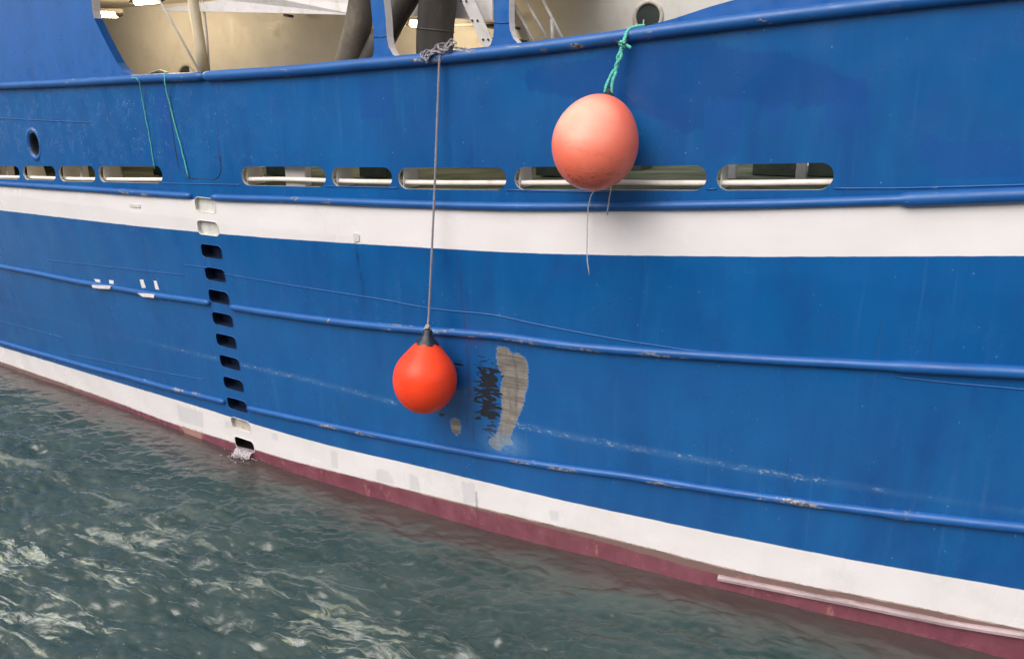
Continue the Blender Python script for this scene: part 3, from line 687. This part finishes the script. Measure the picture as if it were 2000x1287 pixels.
# ------------------------------------------------------------ things seen through the freeing ports
V = []; xx = np.arange(-29, 11, .3)
zs = lambda x: float(np.interp(x, XS, ZSB))
XS = []; ZSB = []
for px, py in [(0,346),(60,347),(150,350),(250,351),(550,350),(705,355),(880,357.5),(1190,357),(1300,358),(1500,357.5),(1620,355.5)]:
    p = at(px, py, 7.7) ; xh = hit(px, py, -.10); XS.append(xh.x); ZSB.append(xh.z)
pts = [(x, float(Tx(x))+.10, zs(x)) for x in xx]
o = mesh('lower_guard_pipe', *tube_geo(pts, .027, 14), M['matt'], ship)
for i, (x0, x1, z0, z1) in enumerate(slots):
    x = x0+.035; y = float(Tx(x)); L = .32
    bm = bmesh.new(); vs = [bm.verts.new(v) for v in ((x, y+.06, z0-.03), (x, y+.06+L, z0-.03), (x, y+.06+L*.75, z1+.15), (x, y+.06+.12, z1+.9), (x, y+.06, z1+.9))]
    f = bm.faces.new(vs); r_ = bmesh.ops.extrude_face_region(bm, geom=[f]); bmesh.ops.translate(bm, vec=(-.012, 0, 0), verts=[q for q in r_['geom'] if isinstance(q, bmesh.types.BMVert)])
    from_bm('bulwark_stay', bm, M['cream'], ship)
for px in (14, 158):
    p = hit(px, 340, -.2); box('bulwark_stay', (p.x, p.y+.06, p.z+.1), (.05, .12, .8), M['cream'], ship)
p = hit(573, 345, -.12); box('fish_box', (p.x, p.y+.09, p.z+.1), (.30, .12, .55), M['white'], ship)
p = at(222, 340, 9.15); tube('bollard', [(p.x, p.y, 3.8), (p.x, p.y, 4.7)], .13, M['white'], ship, 20)
p = at(85, 338, 9.9); box('winch_foot', (p.x, p.y, 4.2), (.5, .4, .6), M['steeld'], ship)
for a, b, yy, h_ in [(283,316,8.9,.22),(505,545,8.9,.24),(688,742,8.7,.30),(1036,1125,8.7,.28),(1150,1245,9.5,.30),(1465,1560,9.0,.34),(1575,1640,9.1,.34)]:
    p, q = at(a, 335, yy), at(b, 335, yy); xm = (p.x+q.x)/2
    box('hatch_coaming', (xm, yy+.4, dz(xm)+.02+h_/2), (q.x-p.x, .5, h_), M['hatch'], ship)
for px_ in (1567, 1432):
    p = at(px_, 330, 8.9); box('hatch_leg', (p.x, 8.82, dz(p.x)+.2), (.10, .06, .40), M['cream'], ship)

# ------------------------------------------------------------ fenders
def lathe(prof, n, axis_top, axis_bot, up, sag=None):
    V = []; Fc = []; d = (axis_top-axis_bot); L = d.length; d.normalize()
    a = d.orthogonal().normalized(); b = d.cross(a)
    for r, h in prof:
        for j in range(n):
            an = 2*math.pi*j/n; V.append(axis_bot+d*h+(a*math.cos(an)+b*math.sin(an))*r)
    for i in range(len(prof)-1):
        for j in range(n): Fc.append((i*n+j, i*n+(j+1) % n, (i+1)*n+(j+1) % n, (i+1)*n+j))
    return V, Fc
def rope_strands(pts, r, turns_per_m, strands=3, n=7, step=.012):
    P = smoothp(pts, 2, step); parts = []; L = 0; acc = [0]
    for a, b in zip(P, P[1:]): L += (b-a).length; acc.append(L)
    for s_ in range(strands):
        Q = []; prev = Vector((1, 0, 0))
        for i, p in enumerate(P):
            t = (P[min(i+1, len(P)-1)]-P[max(i-1, 0)]).normalized(); a = (prev-t*prev.dot(t)).normalized(); prev = a; b = t.cross(a)
            an = 2*math.pi*(acc[i]*turns_per_m+s_/strands); Q.append(p+(a*math.cos(an)+b*math.sin(an))*r*.55)
        parts.append(tube_geo(Q, r*.56, n))
    return merge(parts)
# lower: bright orange tear-drop
def spot(px, py, off):                          # a point at a distance off the plating
    return hit(px, py, off)
cA = spot(830, 741, .36); nA = spot(835, 652, .27); knotA = spot(835, 640, .25)
def depth(p): # distance along the view axis
    fw = Vector((-math.sin(YAW)*math.cos(PITCH), math.cos(YAW)*math.cos(PITCH), -math.sin(PITCH))); return (p-Vector((0, 0, CAMZ))).dot(fw)
rA = 62.5/FPX*depth(cA)
fA = empty('hanging_fender', tuple(cA)); tag(fA, 'bright orange teardrop fender low on the hull on a long grey rope', 'fender')
def child(o, root): o.parent = root; o.matrix_parent_inverse = Matrix.Translation(root.location).inverted(); return o
ax = (nA-cA).normalized()
# profile: pear
def pear(r, top, n=26, sharp=1.0, sq=1.0):
    P = []
    for i in range(n+1):
        a = -math.pi/2+math.pi*.685*i/n; P.append((max(r*math.cos(a), .002), r*math.sin(a)*sq))
    (r1, h1) = P[-1]; tr, th = top
    for i in range(1, 9):
        t = i/8; P.append((r1+(tr-r1)*(t**(.95)), h1+(th-h1)*t-.0*math.sin(math.pi*t)))
    return P
prof = pear(rA, (rA*.33, rA*1.17), sq=1.10)
for _ in range(10): prof = [prof[0]]+[((prof[i-1][0]+2*prof[i][0]+prof[i+1][0])/4, (prof[i-1][1]+2*prof[i][1]+prof[i+1][1])/4) for i in range(1, len(prof)-1)]+[prof[-1]]
mxr = max(p[0] for p in prof); prof = [(p[0]*rA/mxr, p[1]) for p in prof]
V, Fc = lathe(prof, 56, cA+ax, cA, None)
obA = child(mesh('float_body', V, Fc, M['buoyA']), fA)
wa = obA.data.attributes.new('wear', 'FLOAT', 'POINT')
def wearf(v, c, r):
    p = (v-c)/r; return max(math.exp(-((p.x+.25)/.42)**2-((p.z+.42)/.13)**2)*(1 if p.y < 0 else 0), .9*math.exp(-((p.z+.15)/.015)**2)*.7)
wa.data.foreach_set('value', [wearf(v, cA, rA) for v in V])
h0 = rA*1.15
V, Fc = lathe([(rA*.385, h0-.008), (rA*.35, h0+.014), (rA*.24, h0+.055), (rA*.15, h0+.10), (rA*.15, h0+.14), (rA*.11, h0+.16), (.003, h0+.162)], 18, cA+ax, cA, None)
for i in range(0, len(V)):
    if i % 3 == 0: V[i] = V[i].lerp(cA+ax*((V[i]-cA).dot(ax)), .10)
child(mesh('neck', V, Fc, M['black']), fA)
eyeA = cA+ax*(h0+.13)
kk = hit(858, 122, .075)
top = hit(863, 108, .05)
rope = [top+Vector((0, .10, .055)), top+Vector((0, .03, .07)), top+Vector((0, -.03, .03)), kk, hit(850,340,.16), hit(843,500,.2), hit(837, 625, .235), eyeA+Vector((0,0,.06))]
V, Fc = rope_strands(rope, .0125, 10, 3, 6, .02)
parts = [(V, Fc)]
lp = [eyeA+Vector((0,-.01,.08)), eyeA+Vector((-.03,-.02,.03)), eyeA+Vector((-.035,0,-.03)), eyeA+Vector((.0,.0,-.05)), eyeA+Vector((.035,0,-.03)), eyeA+Vector((.03,.01,.03)), eyeA+Vector((.0,0,.09)), eyeA+Vector((-.02,-.03,.05)), eyeA+Vector((.02,-.04,.04)), eyeA+Vector((.03,-.01,.08))]
ro = child(mesh('rope', *merge(parts), M['ropegrey']), fA)
child(mesh('knot', *rope_strands(smoothp(lp, 3, .015), .013, 12, 3, 6, .01), M['ropebeige']), ro)
# bundle of turns round the rail
bundle = []
base = hit(862, 106, .03)
random.seed(5)
for k in range(9):
    c0 = base+Vector(((k-4)*.038+random.uniform(-.02,.02), .0, .035+.012*((k-4))+random.uniform(-.01,.02))); pts = []
    a0 = random.random()*6; rx, rz = random.uniform(.035,.075), random.uniform(.03,.055); tw = random.uniform(-.9,.9)
    for i in range(26):
        a = a0+i*2*math.pi/20; pts.append(c0+Vector((rx*math.cos(a)+.012*math.sin(3*a), .055*math.sin(a)*math.cos(tw)-.03, rz*math.sin(a)*.75+.018*math.cos(2*a+k))))
    bundle.append(rope_strands(pts, .0095, 10, 2, 5, .02))
tails = [[base+Vector((.10,-.02,.06)), base+Vector((.2,-.01,.055)), base+Vector((.28,.0,.045))], [base+Vector((-.13,-.03,.03)), base+Vector((-.17,-.06,-.04)), base+Vector((-.12,-.075,-.08))], [base+Vector((-.05,-.05,.03)), base+Vector((-.10,-.085,-.02)), base+Vector((-.13,-.08,-.09))]]
for t_ in tails: bundle.append(rope_strands(t_, .011, 10, 2, 5, .02))
ob = child(mesh('rail_hitch', *merge(bundle), M['ropegrey']), ro)

# upper: faded, rounder, pressed against the side
rB0 = .40; cB = spot(1163, 279, .43); rB = 84/FPX*depth(cB)
nB = spot(1191, 176, .17); ax = (nB-cB).normalized(); hB = (nB-cB).length
fB = empty('hanging_fender', tuple(cB)); tag(fB, 'faded salmon round fender hanging from a twisted green rope at the rail', 'fender')
n_ = 40; P = []
for i in range(n_+1):
    a = -math.pi/2+math.pi*i/n_*.945; rr = math.cos(a); s_ = math.sin(a); k = 1.0 if s_ < 0 else 1.0
    P.append((max(rB*rr*(1-.035*s_), .002), rB*1.13*s_-(.0)))
V, Fc = lathe(P, 64, cB+ax, cB, None)
V = [Vector((v.x+.004*math.sin(v.z*9), v.y, v.z)) for v in V]
o = child(mesh('float_body', V, Fc, M['buoyB']), fB)
wa = o.data.attributes.new('wear', 'FLOAT', 'POINT'); wa.data.foreach_set('value', [max(.75*math.exp(-(((v-cB).z/rB+.75)/.2)**2), .45*math.exp(-(((v-cB).z/rB+(v-cB).x/rB*.3+.1)/.05)**2)) for v in V])
fa = o.data.attributes.new('fade', 'FLOAT', 'POINT'); pc = cB+Vector((-.10,-.30,.20))
fa.data.foreach_set('value', [max(0, 1-((v-pc).length/.42)**3)*min(1, max(0, .55+((v-cB).z+.25*(v-cB).x+.03*math.sin(v.x*14))*5)) for v in V])
h0 = rB*1.09
V, Fc = lathe([(rB*.26, h0-.012), (rB*.19, h0+.012), (rB*.13, h0+.045), (rB*.10, h0+.085), (rB*.10, h0+.115), (.003, h0+.12)], 16, cB+ax, cB, None)
child(mesh('neck', V, Fc, M['black']), fB)
eB = cB+ax*(h0+.08)
tp = hit(1222, 84, .07)
d_ = eB-tp
k2 = hit(1216, 88, .10)
s1 = [hit(1259, 50, -.03), hit(1240, 53, -.0), hit(1230, 54, .03), hit(1224, 62, .09), hit(1219, 76, .11), k2, k2.lerp(eB, .5)+Vector((0,-.01,0)), eB+Vector((-.03, -.02, .06)), eB+Vector((-.035, -.02, -.01))]
s2 = [hit(1224, 66, .10), k2+Vector((.01,-.02,0)), k2.lerp(eB, .5)+Vector((.012,-.02,0)), eB+Vector((.03, -.03, .07)), eB+Vector((.032, -.02, -.015))]
kn = [k2+Vector((-.03,-.02,.02)), k2+Vector((.0,-.045,.0)), k2+Vector((.03,-.02,-.02)), k2+Vector((.0,.02,-.02)), k2+Vector((-.03,-.01,.0)), k2+Vector((.0,-.045,.03)), k2+Vector((.05,-.02,-.01)), k2+Vector((.085,-.02,-.03))]
P1 = smoothp(s1, 2, .03); P2 = smoothp(s2, 2, .03)
# the two legs wind round each other
def wind(P, ph, frm):
    out = []; L = 0
    for i, p in enumerate(P):
        if i: L += (P[i]-P[i-1]).length
        u = min(1, max(0, (p.z-eB.z-.10)/.1))*min(1, max(0, (k2.z-p.z+.02)/.08))
        a = p.z*2*math.pi*6.5+ph; out.append(p+Vector((math.cos(a), math.sin(a)*.8, 0))*.017*u)
    return out
V, Fc = merge([rope_strands(wind(P1, 0, 0), .0145, 14, 3, 6, .012), rope_strands(wind(P2, math.pi, 0), .0145, 14, 3, 6, .012)])
ro = child(mesh('rope', V, Fc, M['ropeg']), fB)
child(mesh('knot', *rope_strands(kn, .014, 14, 3, 6, .01), M['ropeg']), ro)
child(mesh('whipping', *tube_geo([k2+Vector((-.075,-.03,.045)), k2+Vector((-.03,-.045,.02)), k2+Vector((.03,-.05,.0)), k2+Vector((.06,-.03,.04))], .006, 6), M['black']), ro)

# thin lines hanging on the side
def thin(name, px, offs, r, mat, lab, cat, strands=True, jit=.004):
    P = [hit(a, b, o_) for (a, b), o_ in zip(px, offs)]; root = P[0]
    P = smoothp(P, 3, .05); P = [p+Vector((random.uniform(-jit, jit), 0, 0)) for p in P]
    V, Fc = tube_geo([p-root for p in P], r, 6); o = mesh(name, V, Fc, mat); o.location = root; tag(o, lab, cat); return o
g1 = thin('cord', [(258,153),(266,151),(272,155),(274,168),(280,205),(290,255),(302,330)], (.07,.09,.085,.05,.015,.012,.012), .0075, M['ropeg2'], 'thin green cord hanging straight down to the fourth freeing port', 'cord')
g2 = thin('cord', [(322,142),(321,150),(321,160),(326,180),(338,230),(352,280),(368,346)], (.02,.09,.085,.03,.015,.012,.012), .010, M['ropeg2'], 'thicker green cord slanting across the flush door seam', 'cord')
g3 = thin('string', [(1180,362),(1160,371),(1153,374),(1150,392),(1147,430),(1146,480),(1147,512),(1151,538)], (-.02,.0,.05,.09,.11,.11,.115,.125), .0055, M['string'], 'long thin pale string hanging over the white stripe under the faded fender', 'string', jit=.002)
g4 = thin('string', [(1194,362),(1193,372),(1189,388),(1186,397),(1189,408),(1186,420)], (-.01,.06,.10,.10,.10,.10), .0065, M['string'], 'short knotted string just under the faded fender', 'string', jit=.003)

# ------------------------------------------------------------ water
def fftsea(n, m, L, Mm, wdir, amp, lmin, lpeak, spread, seed):
    r = np.random.default_rng(seed); kx = np.fft.fftfreq(n, L/n)*2*math.pi; ky = np.fft.fftfreq(m, Mm/m)*2*math.pi
    KX, KY = np.meshgrid(kx, ky, indexing='ij'); K = np.hypot(KX, KY); K[0, 0] = 1e9
    kp = 2*math.pi/lpeak; D = np.abs((KX*math.cos(wdir)+KY*math.sin(wdir))/K)**spread
    sp = K**-3.4*np.exp(-1.25*(kp/K)**2)*(.12+D)*np.exp(-(K*lmin/2/math.pi)**2); sp[0, 0] = 0
    h = np.fft.ifft2(np.sqrt(sp)*(r.normal(size=K.shape)+1j*r.normal(size=K.shape))).real; return h/h.std()*amp
nxw, nyw, LXw, LYw = 1100, 640, 26.4, 15.36
hs1 = fftsea(nxw, nyw, LXw, LYw, R(112), .022, .13, 1.5, 7.0, 5)+fftsea(nxw, nyw, LXw, LYw, R(68), .012, .09, .8, 7.0, 8)+fftsea(nxw, nyw, LXw, LYw, R(118), .0026, .05, .26, 6.0, 21)*1.5+fftsea(nxw, nyw, LXw, LYw, R(85), .0022, .05, .30, 3.0, 33)
gx = np.linspace(-21, 5.4, nxw); gy = np.linspace(-4, 11.36, nyw)
A, Bm = np.meshgrid(gx, gy, indexing='ij')
# crests pulled sideways for a choppier look
dh = np.gradient(hs1, gx[1]-gx[0], axis=0); dv = np.gradient(hs1, gy[1]-gy[0], axis=1)
edge = np.minimum.reduce([(A-gx[0])/1.5, (gx[-1]-A)/1.5, (Bm-gy[0])/1.5, (gy[-1]-Bm)/1.5]).clip(0, 1)
calm = .25+.75*np.clip((F(A, 0)-Bm-.2)/1.4, 0, 1)
Hh = hs1*edge*calm
WL = -.03
verts = np.stack([A-dh*.018*edge, Bm-dv*.018*edge, Hh+WL], -1).reshape(-1, 3)
ii = np.arange(nxw*nyw).reshape(nxw, nyw)
qf = np.stack([ii[:-1, :-1], ii[1:, :-1], ii[1:, 1:], ii[:-1, 1:]], -1).reshape(-1, 4)
# far sheet stitched round the fine patch
ring = list(ii[:, 0])+list(ii[-1, 1:])+list(ii[-2::-1, -1])+list(ii[0, -2:0:-1])
nb = len(verts); far = verts[ring].copy(); c0 = np.array([-7.8, 3.7, 0]); far[:, :2] = c0[:2]+(far[:, :2]-c0[:2])*120; far[:, 2] = WL
allv = np.concatenate([verts, far]); nr = len(ring); rq = [(int(ring[i]), nb+i, nb+(i+1) % nr, int(ring[(i+1) % nr])) for i in range(nr)]
wm = bpy.data.meshes.new('water'); nf = len(qf)+nr
wm.vertices.add(len(allv)); wm.vertices.foreach_set('co', allv.ravel())
loops = np.concatenate([qf.ravel(), np.array(rq).ravel()]); wm.loops.add(len(loops)); wm.loops.foreach_set('vertex_index', loops.astype(np.int32))
wm.polygons.add(nf); wm.polygons.foreach_set('loop_start', np.arange(nf, dtype=np.int32)*4); wm.polygons.foreach_set('loop_total', np.full(nf, 4, np.int32))
wm.polygons.foreach_set('use_smooth', [True]*nf); wm.update(calc_edges=True); wm.validate()
def water_mat():
    q = NT('water', .05, .5); q.rot = R(-22); q.b.inputs['IOR'].default_value = 1.45
    n = q.noise(1.0, 6, (.7, 1.8, 1), .65, .6)
    c = q.mix(q.rng(n, .35, .65), (.021, .044, .038), (.050, .077, .066))
    # hull's brownish reflection and red bottom painted into the water colour near the side
    nh = q.rng(q.math('ADD', q.attr('hull_gap'), q.math('MULTIPLY', q.math('SUBTRACT', q.noise(1.6, 6, (.6, 1.6, 1), .6), .5), -1.3)), .75, .15)
    c = q.mix(q.math('MULTIPLY', nh, .75), c, (.070, .040, .038))
    # pale streaks painted into the body colour, standing in for sky reflections
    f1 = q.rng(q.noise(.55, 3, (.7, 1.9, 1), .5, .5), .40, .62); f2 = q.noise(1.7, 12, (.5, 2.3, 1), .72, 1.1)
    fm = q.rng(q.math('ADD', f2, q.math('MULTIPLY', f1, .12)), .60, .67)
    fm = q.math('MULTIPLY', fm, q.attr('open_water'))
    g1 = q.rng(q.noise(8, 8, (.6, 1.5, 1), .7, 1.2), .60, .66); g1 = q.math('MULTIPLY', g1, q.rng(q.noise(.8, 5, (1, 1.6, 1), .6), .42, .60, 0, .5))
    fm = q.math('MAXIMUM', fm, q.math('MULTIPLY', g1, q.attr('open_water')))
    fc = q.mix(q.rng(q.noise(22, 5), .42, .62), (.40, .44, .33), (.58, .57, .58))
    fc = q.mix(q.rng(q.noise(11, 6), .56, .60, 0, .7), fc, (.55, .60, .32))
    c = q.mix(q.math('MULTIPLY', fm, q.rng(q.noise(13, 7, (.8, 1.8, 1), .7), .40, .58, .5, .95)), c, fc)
    h = q.math('ADD', q.noise(7, 6, (.6, 1.9, 1), .62, .8), q.math('MULTIPLY', q.noise(19, 5, (.5, 1.8, 1), .6, .6), .35)); bp_ = q.n('ShaderNodeBump'); bp_.inputs['Strength'].default_value = .30; bp_.inputs['Distance'].default_value = .03; q.put(bp_.inputs['Height'], h)
    # body colour scattered back from below does not follow the ripples: level normal; mirror layer does
    df = q.n('ShaderNodeBsdfDiffuse'); q.put(df.inputs['Color'], c); up_ = q.n('ShaderNodeCombineXYZ'); up_.inputs[2].default_value = 1; q.t.links.new(up_.outputs[0], df.inputs['Normal'])
    gl = q.n('ShaderNodeBsdfGlossy'); gl.inputs['Roughness'].default_value = .03; gl.inputs['Color'].default_value = (1, 1, 1, 1); q.t.links.new(bp_.outputs[0], gl.inputs['Normal'])
    fr = q.n('ShaderNodeFresnel'); fr.inputs['IOR'].default_value = 1.5; q.t.links.new(bp_.outputs[0], fr.inputs['Normal'])
    mx = q.n('ShaderNodeMixShader'); q.put(mx.inputs[0], q.math('MULTIPLY', fr.outputs[0], q.math('SUBTRACT', 1.0, q.math('MULTIPLY', fm, .7))))
    q.t.links.new(df.outputs[0], mx.inputs[1]); q.t.links.new(gl.outputs[0], mx.inputs[2])
    q.t.links.new(mx.outputs[0], q.t.nodes['Material Output'].inputs['Surface'])
    return q.m
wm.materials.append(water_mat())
hg = wm.attributes.new('hull_gap', 'FLOAT', 'POINT'); hg.data.foreach_set('value', (F(allv[:, 0], 0*allv[:, 0])-allv[:, 1]).astype(np.float32))
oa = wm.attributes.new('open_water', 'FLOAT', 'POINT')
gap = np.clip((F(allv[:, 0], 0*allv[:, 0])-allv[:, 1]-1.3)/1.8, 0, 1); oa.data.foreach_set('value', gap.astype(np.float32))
wo = bpy.data.objects.new('water', wm); C.objects.link(wo); wo['kind'] = 'structure'

# unseen quay and made-up shore behind the camera, added to darken the paint's reflections
qm = simple('quay_concrete', (.20, .19, .18), .8, .2, 2, dirt=(.10, .10, .095))
bm = bmesh.new(); box_bm(bm, (-5, -17.6, .3), (120, 32, 6.2), None, .05); o = from_bm('quay', bm, qm); o['kind'] = 'structure'
V = []; Fc = []; hx_ = np.linspace(-260, 260, 90)
for i, x in enumerate(hx_):
    for k, (y, z) in enumerate(((-34, -1), (-40, 5), (-60, 16), (-90, 34), (-150, 60))):
        V.append((x, y+random.uniform(-2, 2), z*.9*(1+.12*math.sin(i*.31+k)+random.uniform(-.06, .06))))
for i in range(89):
    for k in range(4): a = i*5+k; Fc.append((a, a+1, a+6, a+5))
o = mesh('hills', V, Fc, simple('wooded_hill', (.035, .045, .03), .9, .4, .2)); o['kind'] = 'structure'

# ------------------------------------------------------------ discharge from the lowest opening
q = NT('falling_water', .12); q.col(q.mix(q.rng(q.noise(26, 6, (2.4, 2, .3), .7), .40, .62), (.26, .17, .19), (.80, .74, .76))); q.b.inputs['Transmission Weight'].default_value = .35
q.bump(q.noise(50, 5, (2, 2, .5)), .8, .02); MW = q.m
V = []; Fc = []; nc, nrw = 36, 22; zt = lad[11]-lh+.03; random.seed(2)
rt = hit(478, 880); base = Vector((LX, rt.y-.02, 0))
cols = [(random.uniform(-.012, .012), random.uniform(.9, 1.15)) for _ in range(nc+1)]
for j in range(nrw+1):
    t = j/nrw
    for i in range(nc+1):
        u = i/nc-.5; yy = .05-.16*t**.6*cols[i][1]; zz = zt*(1-t**1.7)-.015
        V.append(Vector((u*(2*lw-.06)*(1-.12*math.sin(3*t)), yy+cols[i][0]*t*2.2, zz+cols[i][0]*.5*t)))
for j in range(nrw):
    for i in range(nc): a = j*(nc+1)+i; Fc.append((a, a+1, a+nc+2, a+nc+1))
parts = [(V, Fc)]
for k in range(60):
    a = random.uniform(0, 2*math.pi); rr = abs(random.gauss(0, .13)); cpos = Vector((rr*math.cos(a)*1.15+random.uniform(-.12,.12), -.13+rr*math.sin(a)*.6, random.uniform(-.0,.03)*math.exp(-rr*4)))
    s_ = random.uniform(.004,.013); vv = [cpos+Vector(v)*s_ for v in ((1.6,0,0),(0,1.3,0),(-1.6,0,0),(0,-1.3,0),(0,0,1),(0,0,-1))]
    parts.append((vv, [(0,1,4),(1,2,4),(2,3,4),(3,0,4),(1,0,5),(2,1,5),(3,2,5),(0,3,5)]))
o = mesh('discharge_water', *merge(parts), MW); o.location = base
tag(o, 'frothy white water pouring from the lowest opening of the hull', 'water', kind='stuff')
